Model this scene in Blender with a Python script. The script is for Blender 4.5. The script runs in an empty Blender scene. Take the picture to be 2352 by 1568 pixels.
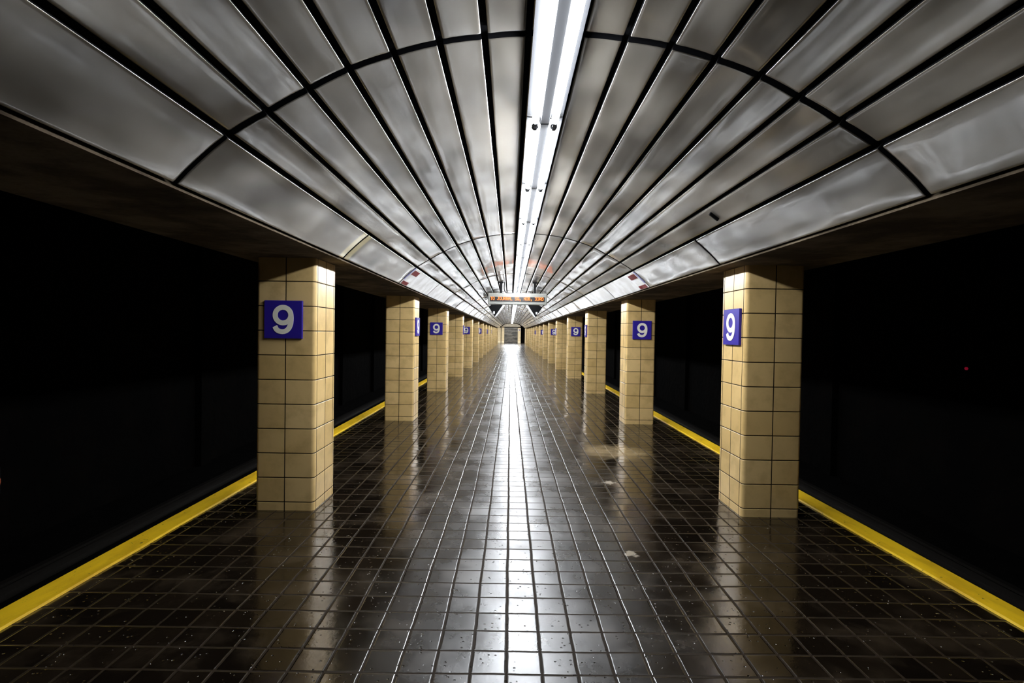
import bpy, math, random
from mathutils import Matrix, Vector, noise
random.seed(9)
S = bpy.context.scene
COL = S.collection

# ------------------------------------------------------------------ camera, world, exposure
cam_d = bpy.data.cameras.new('camera'); cam = bpy.data.objects.new('camera', cam_d); COL.objects.link(cam)
cam_d.sensor_width = 36.0; cam_d.sensor_fit = 'HORIZONTAL'
cam_d.lens = 1162.0 / 2352.0 * 36.0
cam_d.clip_start = 0.02; cam_d.clip_end = 300
EYE = 1.5
R = Matrix.Rotation(-0.0033, 4, 'Z') @ Matrix.Rotation(math.pi/2 - 0.0167, 4, 'X') @ Matrix.Rotation(0.0155, 4, 'Z')
cam.matrix_world = Matrix.Translation((0, 0, EYE)) @ R
S.camera = cam
world = bpy.data.worlds.new('world'); S.world = world; world.use_nodes = True
world.node_tree.nodes['Background'].inputs[0].default_value = (0.0, 0.0, 0.0, 1)
world.node_tree.nodes['Background'].inputs[1].default_value = 0.0
S.view_settings.view_transform = 'Standard'; S.view_settings.look = 'None'
S.view_settings.gamma = 1.0; S.view_settings.use_curve_mapping = False
S.view_settings.exposure = 2.75
TUBE_STRENGTH = 16.0
TUBE_COLOR = (0.90, 0.945, 1.0)

def lamp_light(name, loc, size_x, size_y, power):      # the lamps of the taller end bay, above and beyond the vault
    d = bpy.data.lights.new(name, 'AREA'); d.shape = 'RECTANGLE'; d.size = size_x; d.size_y = size_y; d.energy = power; d.color = TUBE_COLOR
    o = bpy.data.objects.new(name, d); o.location = loc; COL.objects.link(o)
for k, y in enumerate((65.0, 69.0, 73.0)): lamp_light('end_bay_lamp', (0.17, y, 3.45), 2.4, .2, 75.0)

# ------------------------------------------------------------------ dimensions (metres, fitted to the photograph)
XC = 0.170            # vault centre line
J1, BAY = 2.153, 4.292    # first transverse joint, bay length
P1 = 4.180            # front face of the first pair of pillars
XL, XR, W = -1.612, 1.946, 0.484     # aisle faces of the two pillar rows, pillar width
PROF = [(1.607, 2.101), (1.373, 2.318), (1.208, 2.417), (1.035, 2.515), (0.866, 2.602), (0.678, 2.668), (0.487, 2.719), (0.298, 2.746), (0.112, 2.762)]
SOFFIT = 2.092
NPIL = 15
Y0, YEND, YV = -3.0, 77.0, J1 + 14*BAY
FL, FR = -2.64, 2.84   # platform edges

# ------------------------------------------------------------------ helpers
class MB:
    """collects vertices and faces for ONE mesh object"""
    def __init__(s): s.v = []; s.f = []; s.m = []; s.sm = []
    def add(s, vs, fs, mat=0, smooth=False, M=None):
        b = len(s.v)
        for p in vs:
            p = Vector(p)
            s.v.append(tuple(M @ p) if M else tuple(p))
        for f in fs: s.f.append(tuple(b+i for i in f)); s.m.append(mat); s.sm.append(smooth)
    def box(s, a, b, mat=0, bev=0.0, M=None):
        x0,y0,z0 = a; x1,y1,z1 = b
        if bev <= 0:
            vs = [(x,y,z) for z in (z0,z1) for y in (y0,y1) for x in (x0,x1)]
            s.add(vs, [(0,2,3,1),(4,5,7,6),(0,1,5,4),(2,6,7,3),(0,4,6,2),(1,3,7,5)], mat, False, M); return
        e = bev
        def ring(z, i):
            return [(x0+i,y0+e+0*i,z),(x0+e,y0+i,z),(x1-e,y0+i,z),(x1-i,y0+e,z),(x1-i,y1-e,z),(x1-e,y1-i,z),(x0+e,y1-i,z),(x0+i,y1-e,z)]
        def ringi(z):
            return [(x0+e,y0+e,z)]*1
        rings = [[(x0+e,y0+e,z0),(x0+e,y0+e,z0),(x1-e,y0+e,z0),(x1-e,y0+e,z0),(x1-e,y1-e,z0),(x1-e,y1-e,z0),(x0+e,y1-e,z0),(x0+e,y1-e,z0)],
                 ring(z0+e,0), ring(z1-e,0),
                 [(x0+e,y0+e,z1),(x0+e,y0+e,z1),(x1-e,y0+e,z1),(x1-e,y0+e,z1),(x1-e,y1-e,z1),(x1-e,y1-e,z1),(x0+e,y1-e,z1),(x0+e,y1-e,z1)]]
        vs = [p for r in rings for p in r]; fs = []
        for k in range(3):
            for i in range(8):
                j = (i+1) % 8; fs.append((k*8+i, k*8+j, (k+1)*8+j, (k+1)*8+i))
        fs.append((6,4,2,0)); fs.append((24,26,28,30))
        s.add(vs, fs, mat, False, M)
    def tube(s, a, b, r, n=12, mat=0, caps=True, smooth=True):
        a = Vector(a); b = Vector(b); d = (b-a).normalized()
        u = d.orthogonal().normalized(); w = d.cross(u)
        vs = []
        for p in (a, b):
            for i in range(n):
                t = 2*math.pi*i/n; vs.append(p + u*math.cos(t)*r + w*math.sin(t)*r)
        s.add(vs, [(i,(i+1)%n,n+(i+1)%n,n+i) for i in range(n)], mat, smooth)
        if caps: s.add(vs, [tuple(range(n-1,-1,-1)), tuple(range(n,2*n))], mat, False)
    def path(s, pts, r, n=8, mat=0):
        for i in range(len(pts)-1): s.tube(pts[i], pts[i+1], r, n, mat)
    def grid(s, rows, mat=0, smooth=True, flip=False):
        nr, nc = len(rows), len(rows[0])
        vs = [p for r in rows for p in r]; fs = []
        for i in range(nr-1):
            for j in range(nc-1):
                q = (i*nc+j, i*nc+j+1, (i+1)*nc+j+1, (i+1)*nc+j)
                fs.append(q[::-1] if flip else q)
        s.add(vs, fs, mat, smooth)
    def prism(s, poly, y0, y1, mat=0):
        """polygon in x,z pushed along y"""
        n = len(poly)
        vs = [(x,y0,z) for x,z in poly] + [(x,y1,z) for x,z in poly]
        s.add(vs, [tuple(range(n)), tuple(range(2*n-1,n-1,-1))] + [(i, n+i, n+(i+1)%n, (i+1)%n) for i in range(n)], mat)
    def mesh(s, name, mats):
        me = bpy.data.meshes.new(name); me.from_pydata(s.v, [], s.f)
        for m in (mats if isinstance(mats, (list, tuple)) else [mats]): me.materials.append(m)
        me.polygons.foreach_set('material_index', s.m); me.polygons.foreach_set('use_smooth', s.sm)
        me.validate(); me.update()
        return me
    def build(s, name, mats, parent=None, loc=(0,0,0)):
        return link(name, s.mesh(name, mats), parent, loc)

def link(name, me, parent=None, loc=(0,0,0)):
    o = bpy.data.objects.new(name, me); COL.objects.link(o); o.location = loc
    if parent: o.parent = parent
    return o
def tag(o, label, cat, group=None):
    o['label'] = label; o['category'] = cat
    if group: o['group'] = group
    return o
def thing(name, label, cat, loc, group=None, rotz=0):
    o = bpy.data.objects.new(name, None); COL.objects.link(o); o.location = loc; o.rotation_euler = (0,0,rotz)
    o.empty_display_size = 0.1
    return tag(o, label, cat, group)
def struct(o): o['kind'] = 'structure'; return o
def copy_tree(o, loc, rotz=None):
    c = o.copy(); COL.objects.link(c); c.location = loc
    if rotz is not None: c.rotation_euler = (0,0,rotz)
    for ch in list(o.children):
        d = ch.copy(); COL.objects.link(d); d.parent = c
        for g in list(ch.children):
            e = g.copy(); COL.objects.link(e); e.parent = d
    return c
ORD = ['first','second','third','fourth','fifth','sixth','seventh','eighth','ninth','tenth','eleventh','twelfth','thirteenth','fourteenth','fifteenth','sixteenth']

# ------------------------------------------------------------------ materials
class NT:
    def __init__(s, name):
        s.m = bpy.data.materials.new(name); s.m.use_nodes = True
        s.t = s.m.node_tree; s.b = s.t.nodes['Principled BSDF']
    def n(s, typ, **kw):
        o = s.t.nodes.new(typ)
        for k, v in kw.items(): setattr(o, k, v)
        return o
    def l(s, a, b): s.t.links.new(a, b)
    def val(s, sock, v):
        if hasattr(v, 'is_output'): s.l(v, sock)
        else: sock.default_value = v
    def math(s, op, a, b=0.0, c=0.0, clamp=False):
        o = s.n('ShaderNodeMath', operation=op, use_clamp=clamp)
        s.val(o.inputs[0], a); s.val(o.inputs[1], b); s.val(o.inputs[2], c)
        return o.outputs[0]
    def mix(s, f, a, b):
        o = s.n('ShaderNodeMix', data_type='RGBA')
        s.val(o.inputs[0], f)
        s.val(o.inputs[6], a if hasattr(a,'is_output') else (*a,1)); s.val(o.inputs[7], b if hasattr(b,'is_output') else (*b,1))
        return o.outputs[2]
    def ramp(s, f, lo, hi, to0=0.0, to1=1.0, interp='SMOOTHSTEP'):
        o = s.n('ShaderNodeMapRange', interpolation_type=interp)
        s.val(o.inputs[0], f)
        for k, v in zip((1,2,3,4), (lo,hi,to0,to1)): o.inputs[k].default_value = v
        return o.outputs[0]
    def pos(s):
        return s.n('ShaderNodeNewGeometry').outputs['Position']
    def obj(s):
        return s.n('ShaderNodeTexCoord').outputs['Object']
    def noise(s, vec, scale, detail=3.0, rough=0.5):
        o = s.n('ShaderNodeTexNoise'); s.l(vec, o.inputs['Vector'])
        o.inputs['Scale'].default_value = scale; o.inputs['Detail'].default_value = detail; o.inputs['Roughness'].default_value = rough
        return o.outputs[0]
    def scaled(s, vec, v):
        o = s.n('ShaderNodeVectorMath', operation='MULTIPLY'); s.l(vec, o.inputs[0]); o.inputs[1].default_value = v
        return o.outputs[0]
    def bump(s, h, strength, dist, prev=None):
        o = s.n('ShaderNodeBump'); s.l(h, o.inputs['Height']); o.inputs['Strength'].default_value = strength; o.inputs['Distance'].default_value = dist
        if prev: s.l(prev, o.inputs['Normal'])
        return o.outputs[0]
    def set(s, **kw):
        for k, v in kw.items():
            i = s.b.inputs[k.replace('_', ' ')]
            if k == 'Base_Color' and not hasattr(v, 'is_output'): v = (*v, 1)
            s.val(i, v)
        return s.m

def plain(name, col, rough=0.5, metal=0.0, spec=0.5, var=0.0, vscale=6.0):
    t = NT(name)
    if var > 0:
        f = t.noise(t.obj(), vscale, 4)
        c = t.mix(t.ramp(f, .3, .7), tuple(x*(1-var) for x in col), tuple(min(1, x*(1+var)) for x in col))
    else: c = col
    t.set(Base_Color=c, Roughness=rough, Metallic=metal, Specular_IOR_Level=spec)
    return t.m

def emit(name, col, strength, base=(0.8,0.8,0.8)):
    t = NT(name); t.set(Base_Color=base, Emission_Strength=strength); t.b.inputs['Emission Color'].default_value = (*col, 1)
    return t.m

def mat_ceiling():
    t = NT('dented_enamel_panel'); p = t.pos()
    big = t.noise(t.scaled(p, (1.0, 0.6, 1.0)), 2.6, 1.0)
    dirt = t.noise(t.scaled(p, (1, .5, 1)), 2.1, 2, .5)
    sep = t.n('ShaderNodeSeparateXYZ'); t.l(p, sep.inputs[0])
    col = t.mix(t.ramp(dirt, .34, .64), (.105, .090, .068), (.39, .355, .300))
    # brown rust seeping at some joints
    jy = t.math('ABSOLUTE', t.math('SUBTRACT', t.math('FRACT', t.math('DIVIDE', t.math('SUBTRACT', sep.outputs[1], J1 - BAY/4), BAY/2)), .5))
    near = t.math('SUBTRACT', 1.0, t.ramp(jy, 0.0, .035))
    rn = t.ramp(t.noise(p, 1.35, 2), .66, .74)
    col = t.mix(t.math('MULTIPLY', t.math('MULTIPLY', near, rn), .75), col, (.22, .13, .045))
    # the cream stained pair of strips on the left edge panels beside the first pillar
    st = t.math('SUBTRACT', 1.0, t.ramp(t.math('ABSOLUTE', t.math('SUBTRACT', sep.outputs[1], J1 + BAY/2)), .085, .14))
    st = t.math('MULTIPLY', st, t.math('LESS_THAN', sep.outputs[0], XC - 1.375))
    col = t.mix(st, col, (.80, .70, .42))
    h = t.bump(big, 1.0, .042)
    t.set(Base_Color=col, Roughness=t.ramp(dirt, .3, .7, .29, .36), Metallic=.6, Coat_Weight=.85, Coat_Roughness=.07, Coat_IOR=1.75)
    t.l(t.bump(big, .5, .016), t.b.inputs['Coat Normal'])
    t.l(h, t.b.inputs['Normal'])
    return t.m

def mat_floor():
    t = NT('dark_quarry_tile'); p = t.pos()
    sep = t.n('ShaderNodeSeparateXYZ'); t.l(p, sep.inputs[0])
    wob = t.noise(p, 1.2, 2)
    wob = t.math('ADD', t.math('MULTIPLY', t.math('SUBTRACT', wob, .5), .10), t.math('MULTIPLY', t.math('SUBTRACT', t.noise(p, 9, 2), .5), .045))
    u = t.math('ADD', t.math('DIVIDE', t.math('SUBTRACT', sep.outputs[0], .004), .160), wob)
    v = t.math('ADD', t.math('DIVIDE', t.math('SUBTRACT', sep.outputs[1], 2.2), .161), wob)
    fu = t.math('SUBTRACT', t.math('FRACT', u), .5); fv = t.math('SUBTRACT', t.math('FRACT', v), .5)
    cell = t.n('ShaderNodeCombineXYZ'); t.l(t.math('FLOOR', u), cell.inputs[0]); t.l(t.math('FLOOR', v), cell.inputs[1])
    wn = t.n('ShaderNodeTexWhiteNoise', noise_dimensions='3D'); t.l(cell.outputs[0], wn.inputs['Vector'])
    rs = t.n('ShaderNodeSeparateColor'); t.l(wn.outputs['Color'], rs.inputs[0])
    ed = t.math('MAXIMUM', t.math('ABSOLUTE', fu), t.math('ABSOLUTE', fv))
    grout = t.ramp(ed, .458, .472)
    edge = t.ramp(ed, .435, .480, 1.0, 0.0)
    tilt = t.math('ADD', t.math('MULTIPLY', fu, t.math('SUBTRACT', rs.outputs[0], .5)), t.math('MULTIPLY', fv, t.math('SUBTRACT', rs.outputs[1], .5)))
    dirt = t.noise(p, 2.2, 5, .62)
    pits = t.n('ShaderNodeTexVoronoi'); pits.inputs['Scale'].default_value = 34; t.l(p, pits.inputs['Vector'])
    pn = t.noise(p, 8, 2)
    pit = t.math('MULTIPLY', t.ramp(pits.outputs['Distance'], .06, .20, 1, 0), t.ramp(pn, .47, .58))
    base = t.mix(rs.outputs[2], (.006, .004, .0025), (.013, .0085, .005))
    base = t.mix(t.ramp(dirt, .48, .72), base, (.038, .026, .015))
    base = t.mix(grout, base, (.026, .017, .010))
    # bright reflection painted into the floor colour beside the second right pillar
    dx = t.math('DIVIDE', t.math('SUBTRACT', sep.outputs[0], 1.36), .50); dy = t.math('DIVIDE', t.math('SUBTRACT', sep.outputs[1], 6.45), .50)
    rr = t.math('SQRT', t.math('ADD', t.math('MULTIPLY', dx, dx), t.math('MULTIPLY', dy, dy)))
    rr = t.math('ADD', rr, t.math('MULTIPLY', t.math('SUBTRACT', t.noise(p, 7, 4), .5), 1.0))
    painted_refl = t.ramp(rr, .35, 1.0, .8, 0.0)
    base = t.mix(painted_refl, base, (.30, .22, .12))
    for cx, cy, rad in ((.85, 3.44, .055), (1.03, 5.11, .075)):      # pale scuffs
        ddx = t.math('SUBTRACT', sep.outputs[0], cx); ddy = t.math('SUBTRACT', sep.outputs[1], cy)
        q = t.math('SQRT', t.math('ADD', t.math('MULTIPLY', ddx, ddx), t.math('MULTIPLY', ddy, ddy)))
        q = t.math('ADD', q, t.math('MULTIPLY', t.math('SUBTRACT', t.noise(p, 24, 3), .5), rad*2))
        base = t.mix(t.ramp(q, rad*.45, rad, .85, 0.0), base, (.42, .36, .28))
    base = t.mix(pit, base, (.003, .002, .0015))
    lane = t.ramp(t.math('ABSOLUTE', t.math('SUBTRACT', sep.outputs[0], .12)), .25, 1.25, .13, -.03)
    h = t.bump(edge, .38, .005)
    h = t.bump(tilt, 1.0, .0038, h)
    h = t.bump(t.noise(p, 26, 3), .14, .0030, h)
    h = t.bump(pit, .9, -.006, h)
    rough = t.math('ADD', t.ramp(dirt, .35, .7, .12, .26), t.math('MULTIPLY', grout, .4))
    rough = t.math('ADD', rough, lane)
    t.set(Base_Color=base, Roughness=rough, IOR=2.1, Specular_IOR_Level=t.math('SUBTRACT', .5, t.math('MULTIPLY', grout, .46)))
    t.l(h, t.b.inputs['Normal'])
    return t.m

def mat_tile():
    t = NT('cream_glazed_tile'); p = t.pos()
    sep = t.n('ShaderNodeSeparateXYZ'); t.l(p, sep.inputs[0])
    off = t.n('ShaderNodeVectorMath', operation='ADD'); t.l(t.scaled(t.obj(), (4.0, 4.0, 4.926)), off.inputs[0]); off.inputs[1].default_value = (0, 0, 5-.0703*4.926)
    fl = t.n('ShaderNodeVectorMath', operation='FLOOR'); t.l(off.outputs[0], fl.inputs[0])
    cell = t.n('ShaderNodeVectorMath', operation='ADD'); t.l(fl.outputs[0], cell.inputs[0]); t.l(t.n('ShaderNodeObjectInfo').outputs['Location'], cell.inputs[1])
    wn = t.n('ShaderNodeTexWhiteNoise'); t.l(cell.outputs[0], wn.inputs['Vector'])
    grime = t.noise(p, 5.5, 4, .6)
    col = t.mix(wn.outputs['Value'], (.66, .45, .175), (.78, .555, .25))
    col = t.mix(t.ramp(grime, .42, .75, 0, .5), col, (.42, .27, .095))
    t.set(Base_Color=col, Roughness=.32)
    h = t.bump(t.noise(p, 300, 2), .05, .001); t.l(h, t.b.inputs['Normal'])
    return t.m

def mat_yellow():
    t = NT('yellow_edge_paint'); p = t.pos()
    n1 = t.noise(t.scaled(p, (1, .35, 1)), 7, 5, .6); n2 = t.noise(p, 28, 3)
    col = t.mix(t.ramp(n1, .42, .72), (.96, .61, .014), (.72, .42, .009))
    col = t.mix(t.ramp(n2, .68, .76), col, (.10, .07, .02))
    t.set(Base_Color=col, Roughness=.5)
    t.l(t.bump(t.noise(p, 120, 2), .3, .003), t.b.inputs['Normal'])
    return t.m

def mat_dark_rough(name, a, b, scale=1.5):
    t = NT(name); p = t.pos()
    t.set(Base_Color=t.mix(t.ramp(t.noise(p, scale, 6, .65), .40, .65), a, b), Roughness=.9, Specular_IOR_Level=.04)
    t.l(t.bump(t.noise(p, 5, 4), .5, .05), t.b.inputs['Normal'])
    return t.m

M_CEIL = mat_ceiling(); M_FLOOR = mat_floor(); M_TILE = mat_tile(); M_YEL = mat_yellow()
M_GROOVE = plain('black_groove', (.004, .004, .005), .9, 0, .1)
M_GROUT = plain('dark_brown_grout', (.035, .022, .010), .9, 0, .2)
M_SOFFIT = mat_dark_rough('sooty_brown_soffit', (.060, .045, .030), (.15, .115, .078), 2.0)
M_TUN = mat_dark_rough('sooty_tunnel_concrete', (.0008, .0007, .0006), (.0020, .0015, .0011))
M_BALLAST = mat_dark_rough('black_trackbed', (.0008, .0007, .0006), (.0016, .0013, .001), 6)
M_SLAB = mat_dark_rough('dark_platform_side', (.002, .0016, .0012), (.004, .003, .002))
M_RAIL = plain('dull_rail_steel', (.03, .026, .022), .45, .8)
M_WHITE = plain('white_enamel', (.78, .79, .80), .35)
M_SOCK = plain('dark_lampholder', (.012, .011, .015), .5)
M_HOUSE = plain('grey_fixture_housing', (.045, .046, .05), .5)
M_TUBE = emit('fluorescent_tube', TUBE_COLOR, TUBE_STRENGTH)
M_TUBE_DIM = emit('dimmed_fluorescent_tube', TUBE_COLOR, TUBE_STRENGTH*.45)
M_BLUE = plain('blue_sign_enamel', (.030, .016, .30), .35)
M_NUM = plain('cream_numeral', (.97, .93, .79), .4)
M_BOX = plain('pale_grey_sign_case', (.27, .27, .245), .55)
M_SCREEN = plain('black_display_glass', (.012, .010, .010), .25)
M_LED = emit('amber_led', (1.0, .16, .008), .50, (.3, .08, .01))
M_BLACK = plain('black_metal', (.0025, .0025, .003), .6, 0, .15)
M_POSTER = None

# ------------------------------------------------------------------ floor, platform edges, tunnels
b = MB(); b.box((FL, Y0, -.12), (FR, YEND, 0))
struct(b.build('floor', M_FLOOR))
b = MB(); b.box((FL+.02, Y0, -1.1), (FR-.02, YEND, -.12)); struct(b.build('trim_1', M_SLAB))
for side, x0, x1, s in (('left', FL, FL+.16, -1), ('right', FR-.16, FR, 1)):
    b = MB(); n = 160
    rows = []
    for i in range(n+1):
        y = Y0 + (YEND-Y0)*(i/n)**1.6
        o = (x0 - .012) if s < 0 else x1 + .012
        inn = x1 if s < 0 else x0
        jit = .006*noise.noise((inn, y*2.3, 4)) + .004*noise.noise((inn, y*9, 8))
        rows.append([(inn+jit, y, .001), (inn+jit+.006*s, y, .014), ((inn+o)/2, y, .016), (o-.008*s, y, .014), (o, y, .004), (o, y, -.06)])
    b.grid(rows, 0, False, flip=(s < 0))
    o = b.build('platform_edge_strip', M_YEL)
    tag(o, 'worn yellow strip along the %s edge of the platform' % side, 'edge strip', 'yellow platform edge strips')
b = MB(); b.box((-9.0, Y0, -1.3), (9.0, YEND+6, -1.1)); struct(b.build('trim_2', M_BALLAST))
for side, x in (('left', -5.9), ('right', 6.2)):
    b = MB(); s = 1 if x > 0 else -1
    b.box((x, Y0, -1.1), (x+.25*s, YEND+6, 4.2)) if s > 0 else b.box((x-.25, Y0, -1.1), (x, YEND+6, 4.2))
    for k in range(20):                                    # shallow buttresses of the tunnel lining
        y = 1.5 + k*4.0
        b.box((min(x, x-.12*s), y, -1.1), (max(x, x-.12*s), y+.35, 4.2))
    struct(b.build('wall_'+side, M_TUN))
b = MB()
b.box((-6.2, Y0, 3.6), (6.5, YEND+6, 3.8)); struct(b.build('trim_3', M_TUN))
RAILS = ((-3.35, 'running rail beside the left platform edge'), (-4.80, 'running rail near the left tunnel wall'), (3.60, 'running rail beside the right platform edge'), (5.05, 'running rail near the right tunnel wall'))
for x, lab in RAILS:
    b = MB()
    b.prism([(x-.065,-1.1),(x+.065,-1.1),(x+.065,-1.085),(x+.01,-1.07),(x+.01,-.99),(x+.035,-.98),(x+.035,-.95),(x-.035,-.95),(x-.035,-.98),(x-.01,-.99),(x-.01,-1.07),(x-.065,-1.085)], Y0, YEND)
    tag(b.build('track_rail', M_RAIL), 'dull steel ' + lab, 'rail', 'rails in the dark track beds')

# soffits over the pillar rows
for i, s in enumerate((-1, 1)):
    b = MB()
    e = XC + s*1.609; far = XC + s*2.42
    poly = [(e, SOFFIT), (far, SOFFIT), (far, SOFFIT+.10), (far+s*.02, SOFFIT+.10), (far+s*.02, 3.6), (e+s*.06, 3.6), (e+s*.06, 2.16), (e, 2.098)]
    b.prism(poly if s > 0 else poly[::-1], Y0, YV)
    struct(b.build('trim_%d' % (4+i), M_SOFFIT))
    b = MB(); xx = far + s*.16
    b.tube((xx, Y0+.5, 2.24), (xx, YV-1, 2.24), .018, 8)
    for k in range(29): b.box((min(far+s*.02, xx+.02*s), .6+2.146*k, 2.235), (max(far+s*.02, xx+.02*s), .64+2.146*k, 2.27))
    tag(b.build('conduit', plain('dusty_conduit', (.09, .07, .045), .6)), 'thin conduit running outside the %s soffit' % ('left' if s < 0 else 'right'), 'conduit', 'conduits outside the soffits')

# ------------------------------------------------------------------ vault ceiling
def seg_profile(A, B, gap, m=5):
    """cross-section of one pressed panel between two grooves: lips turned up, face slightly crowned"""
    ax, az = A; bx, bz = B
    L = math.hypot(bx-ax, bz-az); tx, tz = (bx-ax)/L, (bz-az)/L
    nx, nz = -tz, tx
    if nz < 0: nx, nz = -nx, -nz
    sag = L*L/(8*2.3); g = gap/2
    pts = [(g, .034), (g, .004), (g+.0015, .0018), (g+.004, .0005), (g+.014, 0)]
    out = [(d, h) for d, h in pts]
    for k in range(1, m):
        d = g+.014 + (L-2*g-.028)*k/m
        out.append((d, sag*4*(d/L)*(1-d/L)))
    out += [(L-d, h) for d, h in reversed(pts)]
    return [((ax+tx*d+nx*h, az+tz*d+nz*h), (nx, nz), 1.0 if 5 <= i < 4+m else (.3 if i in (4, 4+m) else 0.0)) for i, (d, h) in enumerate(out)]

def panel(mb, A, B, y0, y1, sgn, gy=.030, gap=.026, seed=0, amp=1.0, mat=0):
    prof = seg_profile(A, B, gap)
    ya, yb = y0+gy/2, y1-gy/2
    n = max(6, int((yb-ya)/.17))
    ys = [ya, ya+.004, ya+.014] + [ya+.014+(yb-ya-.028)*k/n for k in range(1, n)] + [yb-.014, yb-.004, yb]
    up = [.034, .0012, 0] + [0]*(n-1) + [0, .0012, .034]
    rows = []
    for y, h in zip(ys, up):
        r = []
        for (px, pz), (nx, nz), w in prof:
            d = 0
            if h == 0 and w > 0:
                q = Vector((px*1.5*sgn+seed*3.1, y*1.25, seed*1.7))
                d = amp*w*(.0052*noise.noise(q*1.1) + .0018*noise.noise(q*3.0+Vector((9, 2, 0))))
            hh = h + d
            r.append((XC + sgn*(px + nx*hh), y, pz + nz*hh))
        rows.append(r)
    f0 = len(mb.f)
    mb.grid(rows, mat, True, flip=(sgn > 0))
    nc = len(rows[0]); nr = len(rows)
    for k in range(f0, len(mb.f)):                      # the turned-up returns inside the joints are black
        i, j = divmod(k-f0, nc-1)
        if j in (0, 1, nc-3, nc-2) or i in (0, nr-2): mb.m[k] = mat+1; mb.sm[k] = False

def vault_skin(mb, mat, off=.036):
    pts = []
    for px, pz in PROF: pts.append((px, pz))
    full = [(-x, z) for x, z in pts] + [(x, z) for x, z in reversed(pts)]
    for y0, y1 in ((Y0, YV),):
        rows = [[(XC+x*(1+off/2.0), y, z+off) for x, z in full] for y in (y0, y1)]
        mb.grid(rows, mat, False)
        rows = [[(XC+x*(1+(off+.03)/2.0), y, z+off+.03) for x, z in full] for y in (y0, y1)]
        mb.grid(rows, mat, False, flip=True)

b = MB(); vault_skin(b, 1)
posters = []
sd = 0
for bay in range(-1, 14):
    y0, y1 = J1+bay*BAY, J1+(bay+1)*BAY
    for sgn in (-1, 1):
        for k in range(8):
            sd += 1
            if k == 0:
                ym = (y0+y1)/2
                if bay == 1: posters += [(sgn, y0, ym, sd), (sgn, ym, y1, sd+.5)]
                else:
                    panel(b, PROF[0], PROF[1], y0, ym, sgn, .020, seed=sd, amp=.8); panel(b, PROF[0], PROF[1], ym, y1, sgn, .020, seed=sd+.37, amp=.8)
            else: panel(b, PROF[k], PROF[k+1], y0, y1, sgn, .034, seed=sd)
    panel(b, (-.112, 2.762), (.112, 2.762), y0, y1, 1, .034, seed=sd+.7)
struct(b.build('ceiling', [M_CEIL, M_GROOVE]))

def mat_poster():
    t = NT('glossy_white_panel'); p = t.pos()
    n = t.noise(t.scaled(p, (1.0, .8, 1.0)), 5, 4, .6)
    t.set(Base_Color=t.mix(t.ramp(n, .40, .62), (.66, .65, .62), (.86, .86, .85)), Roughness=.35, Metallic=.2, Coat_Weight=.5, Coat_Roughness=.12)
    t.l(t.bump(t.noise(t.scaled(p, (1, .8, 1)), 4.5, 1), .35, .012), t.b.inputs['Normal'])
    return t.m
M_POSTER = mat_poster()
M_RED = plain('dark_red_mark', (.13, .007, .009), .45, 0, .2, var=.3, vscale=14)
M_NAVY = plain('faint_blue_print', (.20, .20, .42), .3)
def on_panel(sgn, a, y, h):
    """point on an edge panel: a = 0 lower edge .. 1 upper groove, h above its face (into the room)"""
    (ax, az), (bx, bz) = PROF[0], PROF[1]
    L = math.hypot(bx-ax, bz-az); tx, tz = (bx-ax)/L, (bz-az)/L
    nx, nz = -tz, tx
    if nz < 0: nx, nz = -nx, -nz
    hh = L*L/(8*2.3)*4*a*(1-a) - h
    return (XC+sgn*(ax+(bx-ax)*a+nx*hh), y, az+(bz-az)*a+nz*hh)
def patch(a0, a1, ya, yb, sgn, th=.006, n=5):
    mb = MB()
    top = [[on_panel(sgn, a0+(a1-a0)*i/n, y, th) for i in range(n+1)] for y in (ya, yb)]
    bot = [[on_panel(sgn, a0+(a1-a0)*i/n, y, -.002) for i in range(n+1)] for y in (ya, yb)]
    mb.grid(top, 0, False, flip=(sgn > 0)); mb.grid(bot, 0, False, flip=(sgn < 0))
    for k in (0, 1): mb.grid([top[k], bot[k]], 0, False)
    for k in (0, n): mb.grid([[top[0][k], top[1][k]], [bot[0][k], bot[1][k]]], 0, False)
    return mb
for sgn, ya, yb, s in posters:
    sd_ = 'left' if sgn < 0 else 'right'; near = ya < J1+BAY+.1
    mid = on_panel(sgn, .5, (ya+yb)/2, 0)
    lab = ('glossy white panel with dark red marks on the %s edge of the vault' if near else 'plain glossy white panel behind the red-marked one on the %s vault edge') % sd_
    t = thing('display_panel', lab, 'panel', mid, 'glossy white panels low on the vault')
    mb = MB(); panel(mb, PROF[0], PROF[1], ya, yb, sgn, .020, seed=s, amp=1.2)
    o = mb.build('panel_face', [M_POSTER, M_GROOVE], t, (-mid[0], -mid[1], -mid[2]))
    if near:
        for a0, a1, q0, q1 in ((.08, .24, .07, .40), (.62, .86, .10, .42)):  # dark red rectangles toward the panel's near end
            patch(a0, a1, ya+q0, ya+q1, sgn).build('red_mark', M_RED, t, (-mid[0], -mid[1], -mid[2]))
        patch(.30, .95, ya+.016, ya+.05, sgn).build('blue_border', M_NAVY, t, (-mid[0], -mid[1], -mid[2]))

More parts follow.
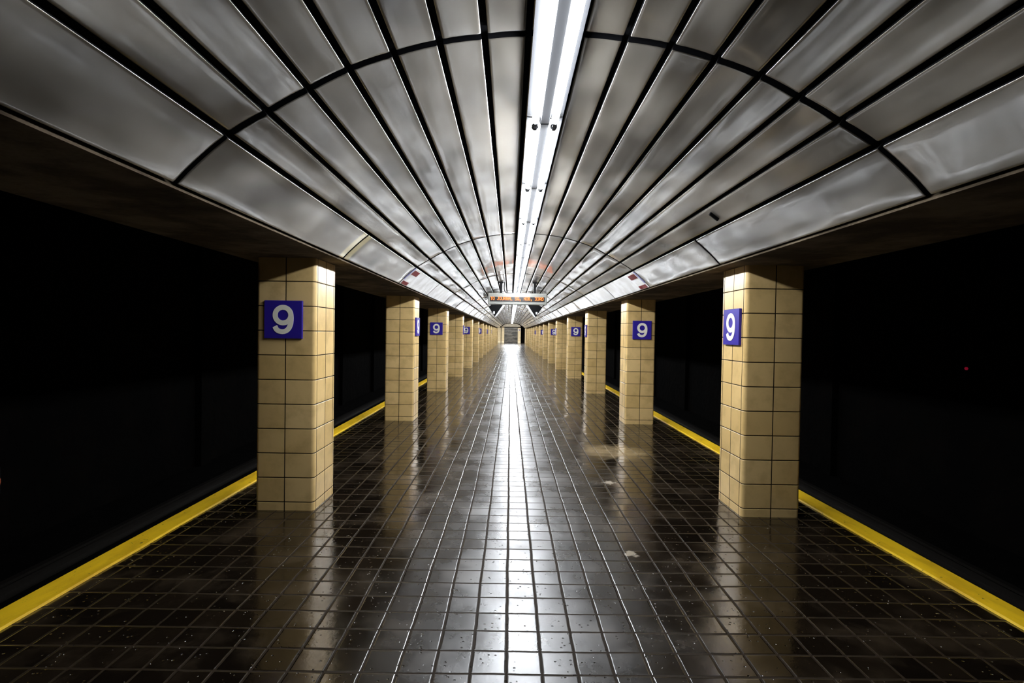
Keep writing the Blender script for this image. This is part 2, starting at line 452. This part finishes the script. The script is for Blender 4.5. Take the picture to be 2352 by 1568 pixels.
# ------------------------------------------------------------------ fluorescent fixtures
def make_fixture():
    t = thing('fluorescent_fixture', '', 'light fixture', (XC, 0, 2.668))
    mb = MB(); h = .608
    mb.prism([(-.098, .026), (-.098, .018), (-.030, .010), (-.022, -.022), (.022, -.022), (.030, .010), (.098, .018), (.098, .026), (.04, .034), (-.04, .034)][::-1], -h, h)
    mb.build('housing', M_HOUSE, t)
    for x in (-.052, .052):
        mb = MB(); [mb.tube((x, -.570+.19*k, -.022), (x, -.380+.19*k, -.022), .019, 12, caps=False) for k in range(6)]; mb.build('tube', M_TUBE, t)
        for y in (-1, 1):
            mb = MB()
            mb.tube((x, y*.570, -.022), (x, y*.584, -.022), .0192, 10)
            ys = sorted((y*.582, y*.602)); mb.box((x-.012, ys[0], -.043), (x+.012, ys[1], .013), 0, .003)
            mb.build('lampholder', M_SOCK, t)
    return t
fx = make_fixture(); F0, FP = 2.175, 1.232
NF = int((YV-.3-F0)/FP)+1
flab = ['nearest twin-tube fluorescent fixture, cut by the top of the photo', 'second twin-tube fluorescent fixture from the top of the photo', 'third twin-tube fluorescent fixture from the top of the photo',
        'fourth twin-tube fluorescent fixture, counted from the top of the photo', 'fifth twin-tube fluorescent fixture, counted from the top of the photo', 'sixth twin-tube fluorescent fixture, counted from the top of the photo',
        'seventh twin-tube fluorescent fixture, two short of the hanging display', 'eighth twin-tube fluorescent fixture, last one visible above the hanging display']
for k in range(NF):
    o = fx if k == 0 else copy_tree(fx, (XC, F0+FP*k, 2.668))
    if k == 0: o.location.y = F0
    tag(o, flab[k] if k < len(flab) else 'far fluorescent fixture merging into the glowing line beyond the hanging display', 'light fixture', 'fluorescent fixtures along the crown of the vault' if k < len(flab) else 'far fluorescent fixtures beyond the hanging display')

for ch in fx.children:                                 # nearest fixture's tubes dimmed to keep the near ceiling corners darker
    if ch.name.split('.')[0] == 'tube':
        ch.material_slots[0].link = 'OBJECT'; ch.material_slots[0].material = M_TUBE_DIM

# ------------------------------------------------------------------ tiled pillars
def pillar_mesh():
    h, r = W/2, .030
    pts = []           # (x, y, nx, ny, groove)
    def face(ang, grooves):
        c, s = round(math.cos(ang)), round(math.sin(ang))
        P = lambda a, d, g: (c*(h+d)-s*a, s*(h+d)+c*a, c, s, g)
        pts.append(P(-h+r, 0, 0))
        for g in grooves:
            w = .0042
            pts.extend([P(g-w, 0, 1), P(g-w*.6, -.005, 1), P(g+w*.6, -.005, 1), P(g+w, 0, 0)])
        pts.append(P(h-r, 0, 0))
        for k in range(1, 5):
            t = ang + math.pi/2*k/5
            bx, by = c*(h-r)-s*(h-r), s*(h-r)+c*(h-r)
            pts.append((bx+math.cos(t)*r, by+math.sin(t)*r, math.cos(t), math.sin(t), 0))
    side = [-h+.052, 0, h-.052]
    face(0, side); face(math.pi/2, [0]); face(math.pi, side); face(1.5*math.pi, [0])
    zs = [.070] + [.070+.2030*k for k in range(1, 10)]
    rings = [(0.0, 0)]
    for z in zs: rings += [(z-.006, 0), (z-.0035, -.0018), (z-.0032, -.007), (z+.0032, -.007), (z+.0035, -.0018), (z+.006, 0)]
    rings.append((SOFFIT, 0))
    mb = MB(); n = len(pts)
    vs = [(x+nx*d, y+ny*d, z) for z, d in rings for x, y, nx, ny, g in pts]
    ft, fg = [], []
    for i in range(len(rings)-1):
        deep = rings[i][1] < -.001 and rings[i+1][1] < -.001
        for j in range(n):
            q = (i*n+j, i*n+(j+1) % n, (i+1)*n+(j+1) % n, (i+1)*n+j)
            (fg if deep or pts[j][4] else ft).append(q)
    mb.add(vs, ft, 0); b0 = len(mb.v) - len(vs)
    for q in fg: mb.f.append(tuple(b0+i for i in q)); mb.m.append(1); mb.sm.append(False)
    mb.sm = [True]*len(mb.sm)
    return mb
pm = pillar_mesh()
# the plinth course and the shaft above it are two parts sharing one profile
def split(mb, low):
    o = MB(); o.v = list(mb.v); keep = []
    for f, m in zip(mb.f, mb.m):
        zc = sum(mb.v[i][2] for i in f)/len(f)
        if (zc < .0705) == low: o.f.append(f); o.m.append(m); o.sm.append(True)
    used = sorted({i for f in o.f for i in f}); mp = {i: k for k, i in enumerate(used)}
    o.v = [o.v[i] for i in used]; o.f = [tuple(mp[i] for i in f) for f in o.f]
    return o
proto = None
for n in range(NPIL):
    for side, x in (('left', XL-W/2), ('right', XR+W/2)):
        loc = (x, P1+W/2+n*BAY, 0)
        if proto is None:
            proto = thing('tiled_pillar', '', 'pillar', loc)
            split(pm, False).build('shaft', [M_TILE, M_GROUT], proto)
            split(pm, True).build('base_course', [M_TILE, M_GROUT], proto)
            for ch in proto.children: ch.data.set_sharp_from_angle(angle=math.radians(32))
            o = proto
        else: o = copy_tree(proto, loc)
        pos = 'nearest' if n == 0 else ORD[n]
        lab = ('nearest cream tiled pillar of the %s row' % side) if n == 0 else ('%s cream tiled pillar of the %s row, counted from the camera' % (pos, side))
        if n == NPIL-1: lab = 'last and farthest cream tiled pillar of the %s row' % side
        tag(o, lab, 'pillar', 'cream tiled pillars in two rows')['kind'] = 'thing'

# ------------------------------------------------------------------ blue number signs
def smooth_path(pts, closed=False, m=6):
    out = []; n = len(pts)
    for i in range(n if closed else n-1):
        g = lambda k: Vector(pts[k % n] if closed else pts[max(0, min(n-1, k))])
        p0, p1, p2, p3 = g(i-1), g(i), g(i+1), g(i+2)
        for k in range(m):
            t = k/m
            out.append(.5*((2*p1)+(p2-p0)*t+(2*p0-5*p1+4*p2-p3)*t*t+(3*p1-p0-3*p2+p3)*t**3))
    if not closed: out.append(Vector(pts[-1]))
    return out
def stroke(mb, pts, w, y0, y1, closed=False):
    n = len(pts); L, Rr = [], []
    for i in range(n):
        a = pts[(i-1) % n] if closed or i > 0 else pts[i]; c = pts[(i+1) % n] if closed or i < n-1 else pts[i]
        d = (c-a).normalized(); q = Vector((-d.y, d.x))*w/2
        L.append(pts[i]+q); Rr.append(pts[i]-q)
    if closed: L.append(L[0]); Rr.append(Rr[0])
    F = lambda P, y: [(p.x, y, p.y) for p in P]
    for A, B, y, f in ((L, Rr, y0, False), ): mb.grid([F(A, y0), F(B, y0)], 0, False)
    mb.grid([F(L, y1), F(L, y0)], 0, False); mb.grid([F(Rr, y0), F(Rr, y1)], 0, False)
    if not closed:
        for k in (0, n-1): mb.grid([[(L[k].x, y0, L[k].y), (Rr[k].x, y0, Rr[k].y)], [(L[k].x, y1, L[k].y), (Rr[k].x, y1, Rr[k].y)]], 0, False)
def make_sign():
    t = thing('station_sign', '', 'sign', (0, 0, 0))
    mb = MB(); s = .156
    mb.box((-s, -.024, -s), (s, 0, s), 0, .003); mb.build('plate', M_BLUE, t)
    mb = MB()
    stroke(mb, [Vector((.064*math.cos(a), .036+.0640*math.sin(a))) for a in [2*math.pi*k/40 for k in range(40)]], .040, -.0275, -.0235, True)
    tail = smooth_path([(.0640, .045), (.0665, .010), (.062, -.036), (.046, -.074), (.018, -.096), (-.016, -.099), (-.048, -.086), (-.066, -.056)])
    stroke(mb, tail, .040, -.0277, -.0235)
    mb.build('numeral_nine', M_NUM, t)
    return t
sg = None
for side, x, s in (('left', XL, 1), ('right', XR, -1)):
    for n in range(10):
        front = (n % 2 == 0) if side == 'left' else (n % 2 == 1)
        yf = P1+n*BAY
        if front: loc = ((x - s*(W/2+.012)), yf, 1.582); rz = 0
        else: loc = (x, yf+W/2-.01, 1.582); rz = math.pi/2*s
        if sg is None: sg = make_sign(); o = sg; o.location = loc; o.rotation_euler = (0, 0, rz)
        else: o = copy_tree(sg, loc, rz)
        who = 'nearest' if n == 0 else ORD[n]
        tag(o, 'blue square 9 sign on the %s face of the %s %s pillar' % ('front' if front else 'aisle', who, side), 'sign', 'blue number nine signs on the pillars')

# ------------------------------------------------------------------ hanging LED display
FONT = {'T':'11111 00100 00100 00100 00100 00100 00100','O':'01110 10001 10001 10001 10001 10001 01110','J':'00111 00010 00010 00010 00010 10010 01100',
 'U':'10001 10001 10001 10001 10001 10001 01110','R':'11110 10001 10001 11110 10100 10010 10001','N':'10001 11001 11001 10101 10011 10011 10001','A':'01110 10001 10001 11111 10001 10001 10001',
 'L':'10000 10000 10000 10000 10000 10000 11111','S':'01111 10000 10000 01110 00001 00001 11110','Q':'01110 10001 10001 10001 10101 10011 01111',',':'00000 00000 00000 00000 00000 01100 01100 00100 01000',
 'H':'10001 10001 10001 11111 10001 10001 10001','B':'11110 10001 10001 11110 10001 10001 11110','3':'11110 00001 00001 01110 00001 00001 11110','D':'11110 10001 10001 10001 10001 10001 11110'}
SY = 12.1; sw, sh, sdp = 1.41, .272, .20; sx = .155; sz = 2.315
t = thing('hanging_display', 'pale grey hanging LED display with amber departure text', 'display', (sx, SY, sz), rotz=0)
mb = MB(); mb.box((-sw/2, 0, -sh/2), (sw/2, sdp, sh/2), 0, .012); case = mb.build('case', M_BOX, t)
mb = MB(); mb.box((-.655, -.006, -.065), (.648, .004, .047), 0); scr = mb.build('screen', M_SCREEN, t)
mb = MB(); txt = 'TO JOURNAL SQ, HOB, 33RD'; px, pz = .00885, .0108; x0 = -.640; zt = .038
for i, ch in enumerate(txt):
    if ch == ' ': continue
    for r, row in enumerate(FONT[ch].split()):
        for c, bit in enumerate(row):
            if bit == '1':
                X = x0+(i*6+c)*px; Z = zt-r*pz
                mb.box((X-.0043, -.0095, Z-.0052), (X+.0043, -.0055, Z+.0052))
mb.build('led_text', M_LED, scr)
for x in (-.395, .415):
    mb = MB(); zc = 2.735-sz
    mb.box((x-.028, sdp/2-.028, sh/2), (x+.028, sdp/2+.028, zc), 0, .006)
    mb.box((x-.07, sdp/2-.05, sh/2-.002), (x+.07, sdp/2+.05, sh/2+.012), 0, .003)
    mb.box((x-.06, sdp/2-.06, zc-.035), (x+.06, sdp/2+.06, zc-.005), 0, .003)
    mb.build('hanger_post', M_BLACK, t)
mb = MB()
cp = smooth_path([(-.31, .42), (-.318, .34), (-.315, .22), (-.27, .155), (-.17, .142), (-.05, .140)], False, 5)
mb.path([(p.x, sdp/2, p.y) for p in cp], .011, 8); mb.build('cable', M_BLACK, t)

# black boxed monitors hung in the haunches behind the display
for s, side in ((-1, 'left'), (1, 'right')):
    cx = .155
    th = thing('haunch_monitor', 'black angled monitor with lit side painted as white bar beside the %s vault haunch' % side, 'monitor', (cx, 17.5, 2.1), 'angled monitors behind the display')
    q = [(-.70, 2.06), (-.40, 2.50), (-.62, 2.60), (-.93, 2.40), (-.76, 2.14)]
    q = [(a*-s if s > 0 else a, c) for a, c in q]; q = [(a if s < 0 else a, c-2.1) for a, c in q]
    if s > 0: q = q[::-1]
    mb = MB(); mb.prism(q[::-1], 0, .45); mb.build('cabinet', M_BLACK, th)
    f = (lambda a: a) if s < 0 else (lambda a: -a)
    bar = [(f(-.705), -.045), (f(-.655), -.03), (f(-.355), .40), (f(-.405), .405)]
    mb = MB(); mb.prism(bar if s < 0 else bar[::-1], -.02, .46); mb.build('lit_side_bar', M_WHITE, th)  # lamp light on the cabinet's inner side, painted as a white bar
    mb = MB(); x = f(-.735); mb.box((x-.03, -.03, .055), (x+.03, .0, .14), 0, .006); mb.build('white_lamp', M_WHITE, th)
    mb = MB(); x = f(-.60); mb.tube((x, .22, .44), (x, .22, .60), .02, 8); mb.build('hanger_rod', M_BLACK, th)

# ------------------------------------------------------------------ far end of the platform
M_ENDW = plain('cream_end_wall', (.66, .50, .28), .4, var=.08, vscale=3)
M_BAND = plain('pale_skirting', (.80, .66, .42), .35)
def endbox(x0, x1, z0, z1, y=YEND, d=.25, m=M_ENDW): 
    mb = MB(); mb.box((x0, y, z0), (x1, y+d, z1)); return mb
mb = MB()
mb.box((-2.60, YEND, 0), (-1.47, YEND+.3, 2.30)); mb.box((-1.37, YEND, 0), (-.94, YEND+.3, 2.52)); mb.box((1.12, YEND, 0), (1.56, YEND+.3, 2.30)); mb.box((2.2, YEND, 0), (2.84, YEND+.3, 2.3))
mb.box((-2.60, YEND-.02, .0), (-1.47, YEND, .26), 1); mb.box((-1.37, YEND-.02, .0), (-.94, YEND, .26), 1); mb.box((1.12, YEND-.02, .0), (1.56, YEND, .26), 1)
struct(mb.build('wall_back', [M_ENDW, M_BAND]))
mb = MB()
arc = [(XC+1.35*math.cos(a), 2.46+.50*math.sin(a)) for a in [math.pi*k/16 for k in range(17)]]
mb.prism(arc[::-1], YEND-.6, YEND+.3); struct(mb.build('trim_6', plain('beige_arch_end', (.36, .29, .19), .5, var=.2)))
mb = MB(); mb.box((-6, YEND+.5, 0), (6, YEND+.7, 3.6)); struct(mb.build('trim_7', M_TUN))
def mat_shutter():
    t = NT('grey_mottled_metal'); p = t.pos()
    n = t.noise(t.scaled(p, (.6, 1, 1.6)), 2.2, 5, .6)
    t.set(Base_Color=t.mix(t.ramp(n, .35, .7), (.030, .026, .02), (.13, .11, .085)), Roughness=.4, Metallic=.4)
    return t.m
t = thing('metal_shutter', 'dark mottled metal shutter closing the far end of the platform', 'shutter', (.09, YEND+.1, 0))
mb = MB(); 
rows = [[(x, -.02+.003*math.sin(z*14), z) for x in (-1.03, 1.03)] for z in [2.42*k/80 for k in range(81)]]
mb.grid(rows, 0, True, flip=True); mb.box((-1.03, .03, 0), (1.03, .1, 2.46)); mb.build('curtain', mat_shutter(), t)
mb = MB(); mb.box((-1.03, -.06, 2.42), (1.03, .08, 2.52), 0, .01); mb.build('head_box', M_BOX, t)
mb = MB(); mb.box((-1.03, -.05, 0), (1.03, .03, .05), 0, .006); mb.build('bottom_rail', M_BLACK, t)
t = thing('wall_notice', 'tiny white notice with a red mark on the far right jamb', 'notice', (1.34, YEND, 1.98))
mb = MB(); mb.box((-.16, -.015, -.13), (.16, 0, .13)); mb.build('board', M_WHITE, t)
mb = MB(); mb.box((.0, -.02, -.10), (.12, -.015, .10)); mb.build('red_mark', M_RED, t)
mb = MB(); mb.box((-.12, -.02, -.10), (-.08, -.015, .10)); mb.build('black_mark', M_BLACK, t)
mb = MB()
for k in range(7): mb.box((-.27+.08*k, 0, .0), (-.22+.08*k, .9, .03))
mb.box((-.30, -.03, 0), (.30, 0, .035)); mb.box((-.30, .9, 0), (.30, .93, .035))
tag(mb.build('floor_grate', M_BLACK, None, (.03, 68.5, 0)), 'low dark grate lying on the floor before the far shutter', 'grate')

# ------------------------------------------------------------------ small things
# black clip on the right of the vault
A, B = PROF[2], PROF[1]
mb = MB(); mb.box((-.042, -.008, -.012), (.042, .008, .012), 0, .003)
o = mb.build('ceiling_clip', M_BLACK, None, (XC+1.285, 3.66, 2.362)); o.rotation_euler = (0, math.atan2(2.417-2.318, 1.373-1.208), .25)
tag(o, 'small black clip stuck to a panel on the right of the vault', 'clip')
# signal lamps in the tunnels
def signal(x, y, z, s, col, st, lab, sz):
    t = thing('signal_lamp', lab, 'lamp', (x, y, z), 'signal lamps on the tunnel walls')
    mb = MB(); xs = sorted((0, -.10*s)); mb.box((xs[0], -sz*.9, -sz*1.4), (xs[1], sz*.9, sz*1.4), 0, .008); mb.build('lamp_case', M_BLACK, t)
    mb = MB(); mb.tube((-.09*s, 0, 0), (-.115*s, 0, 0), sz*.75, 14); mb.build('lens', emit('signal_glow', col, st, (.05, .01, .01)), t)
signal(6.2, 6.73, 1.12, 1, (1, .01, .08), .02, 'tiny red lamp low on the right tunnel wall', .026)
signal(-5.78, 5.56, -.24, -1, (1, .22, .07), .014, 'dim orange lamp at the left border, low on the tunnel wall', .11)
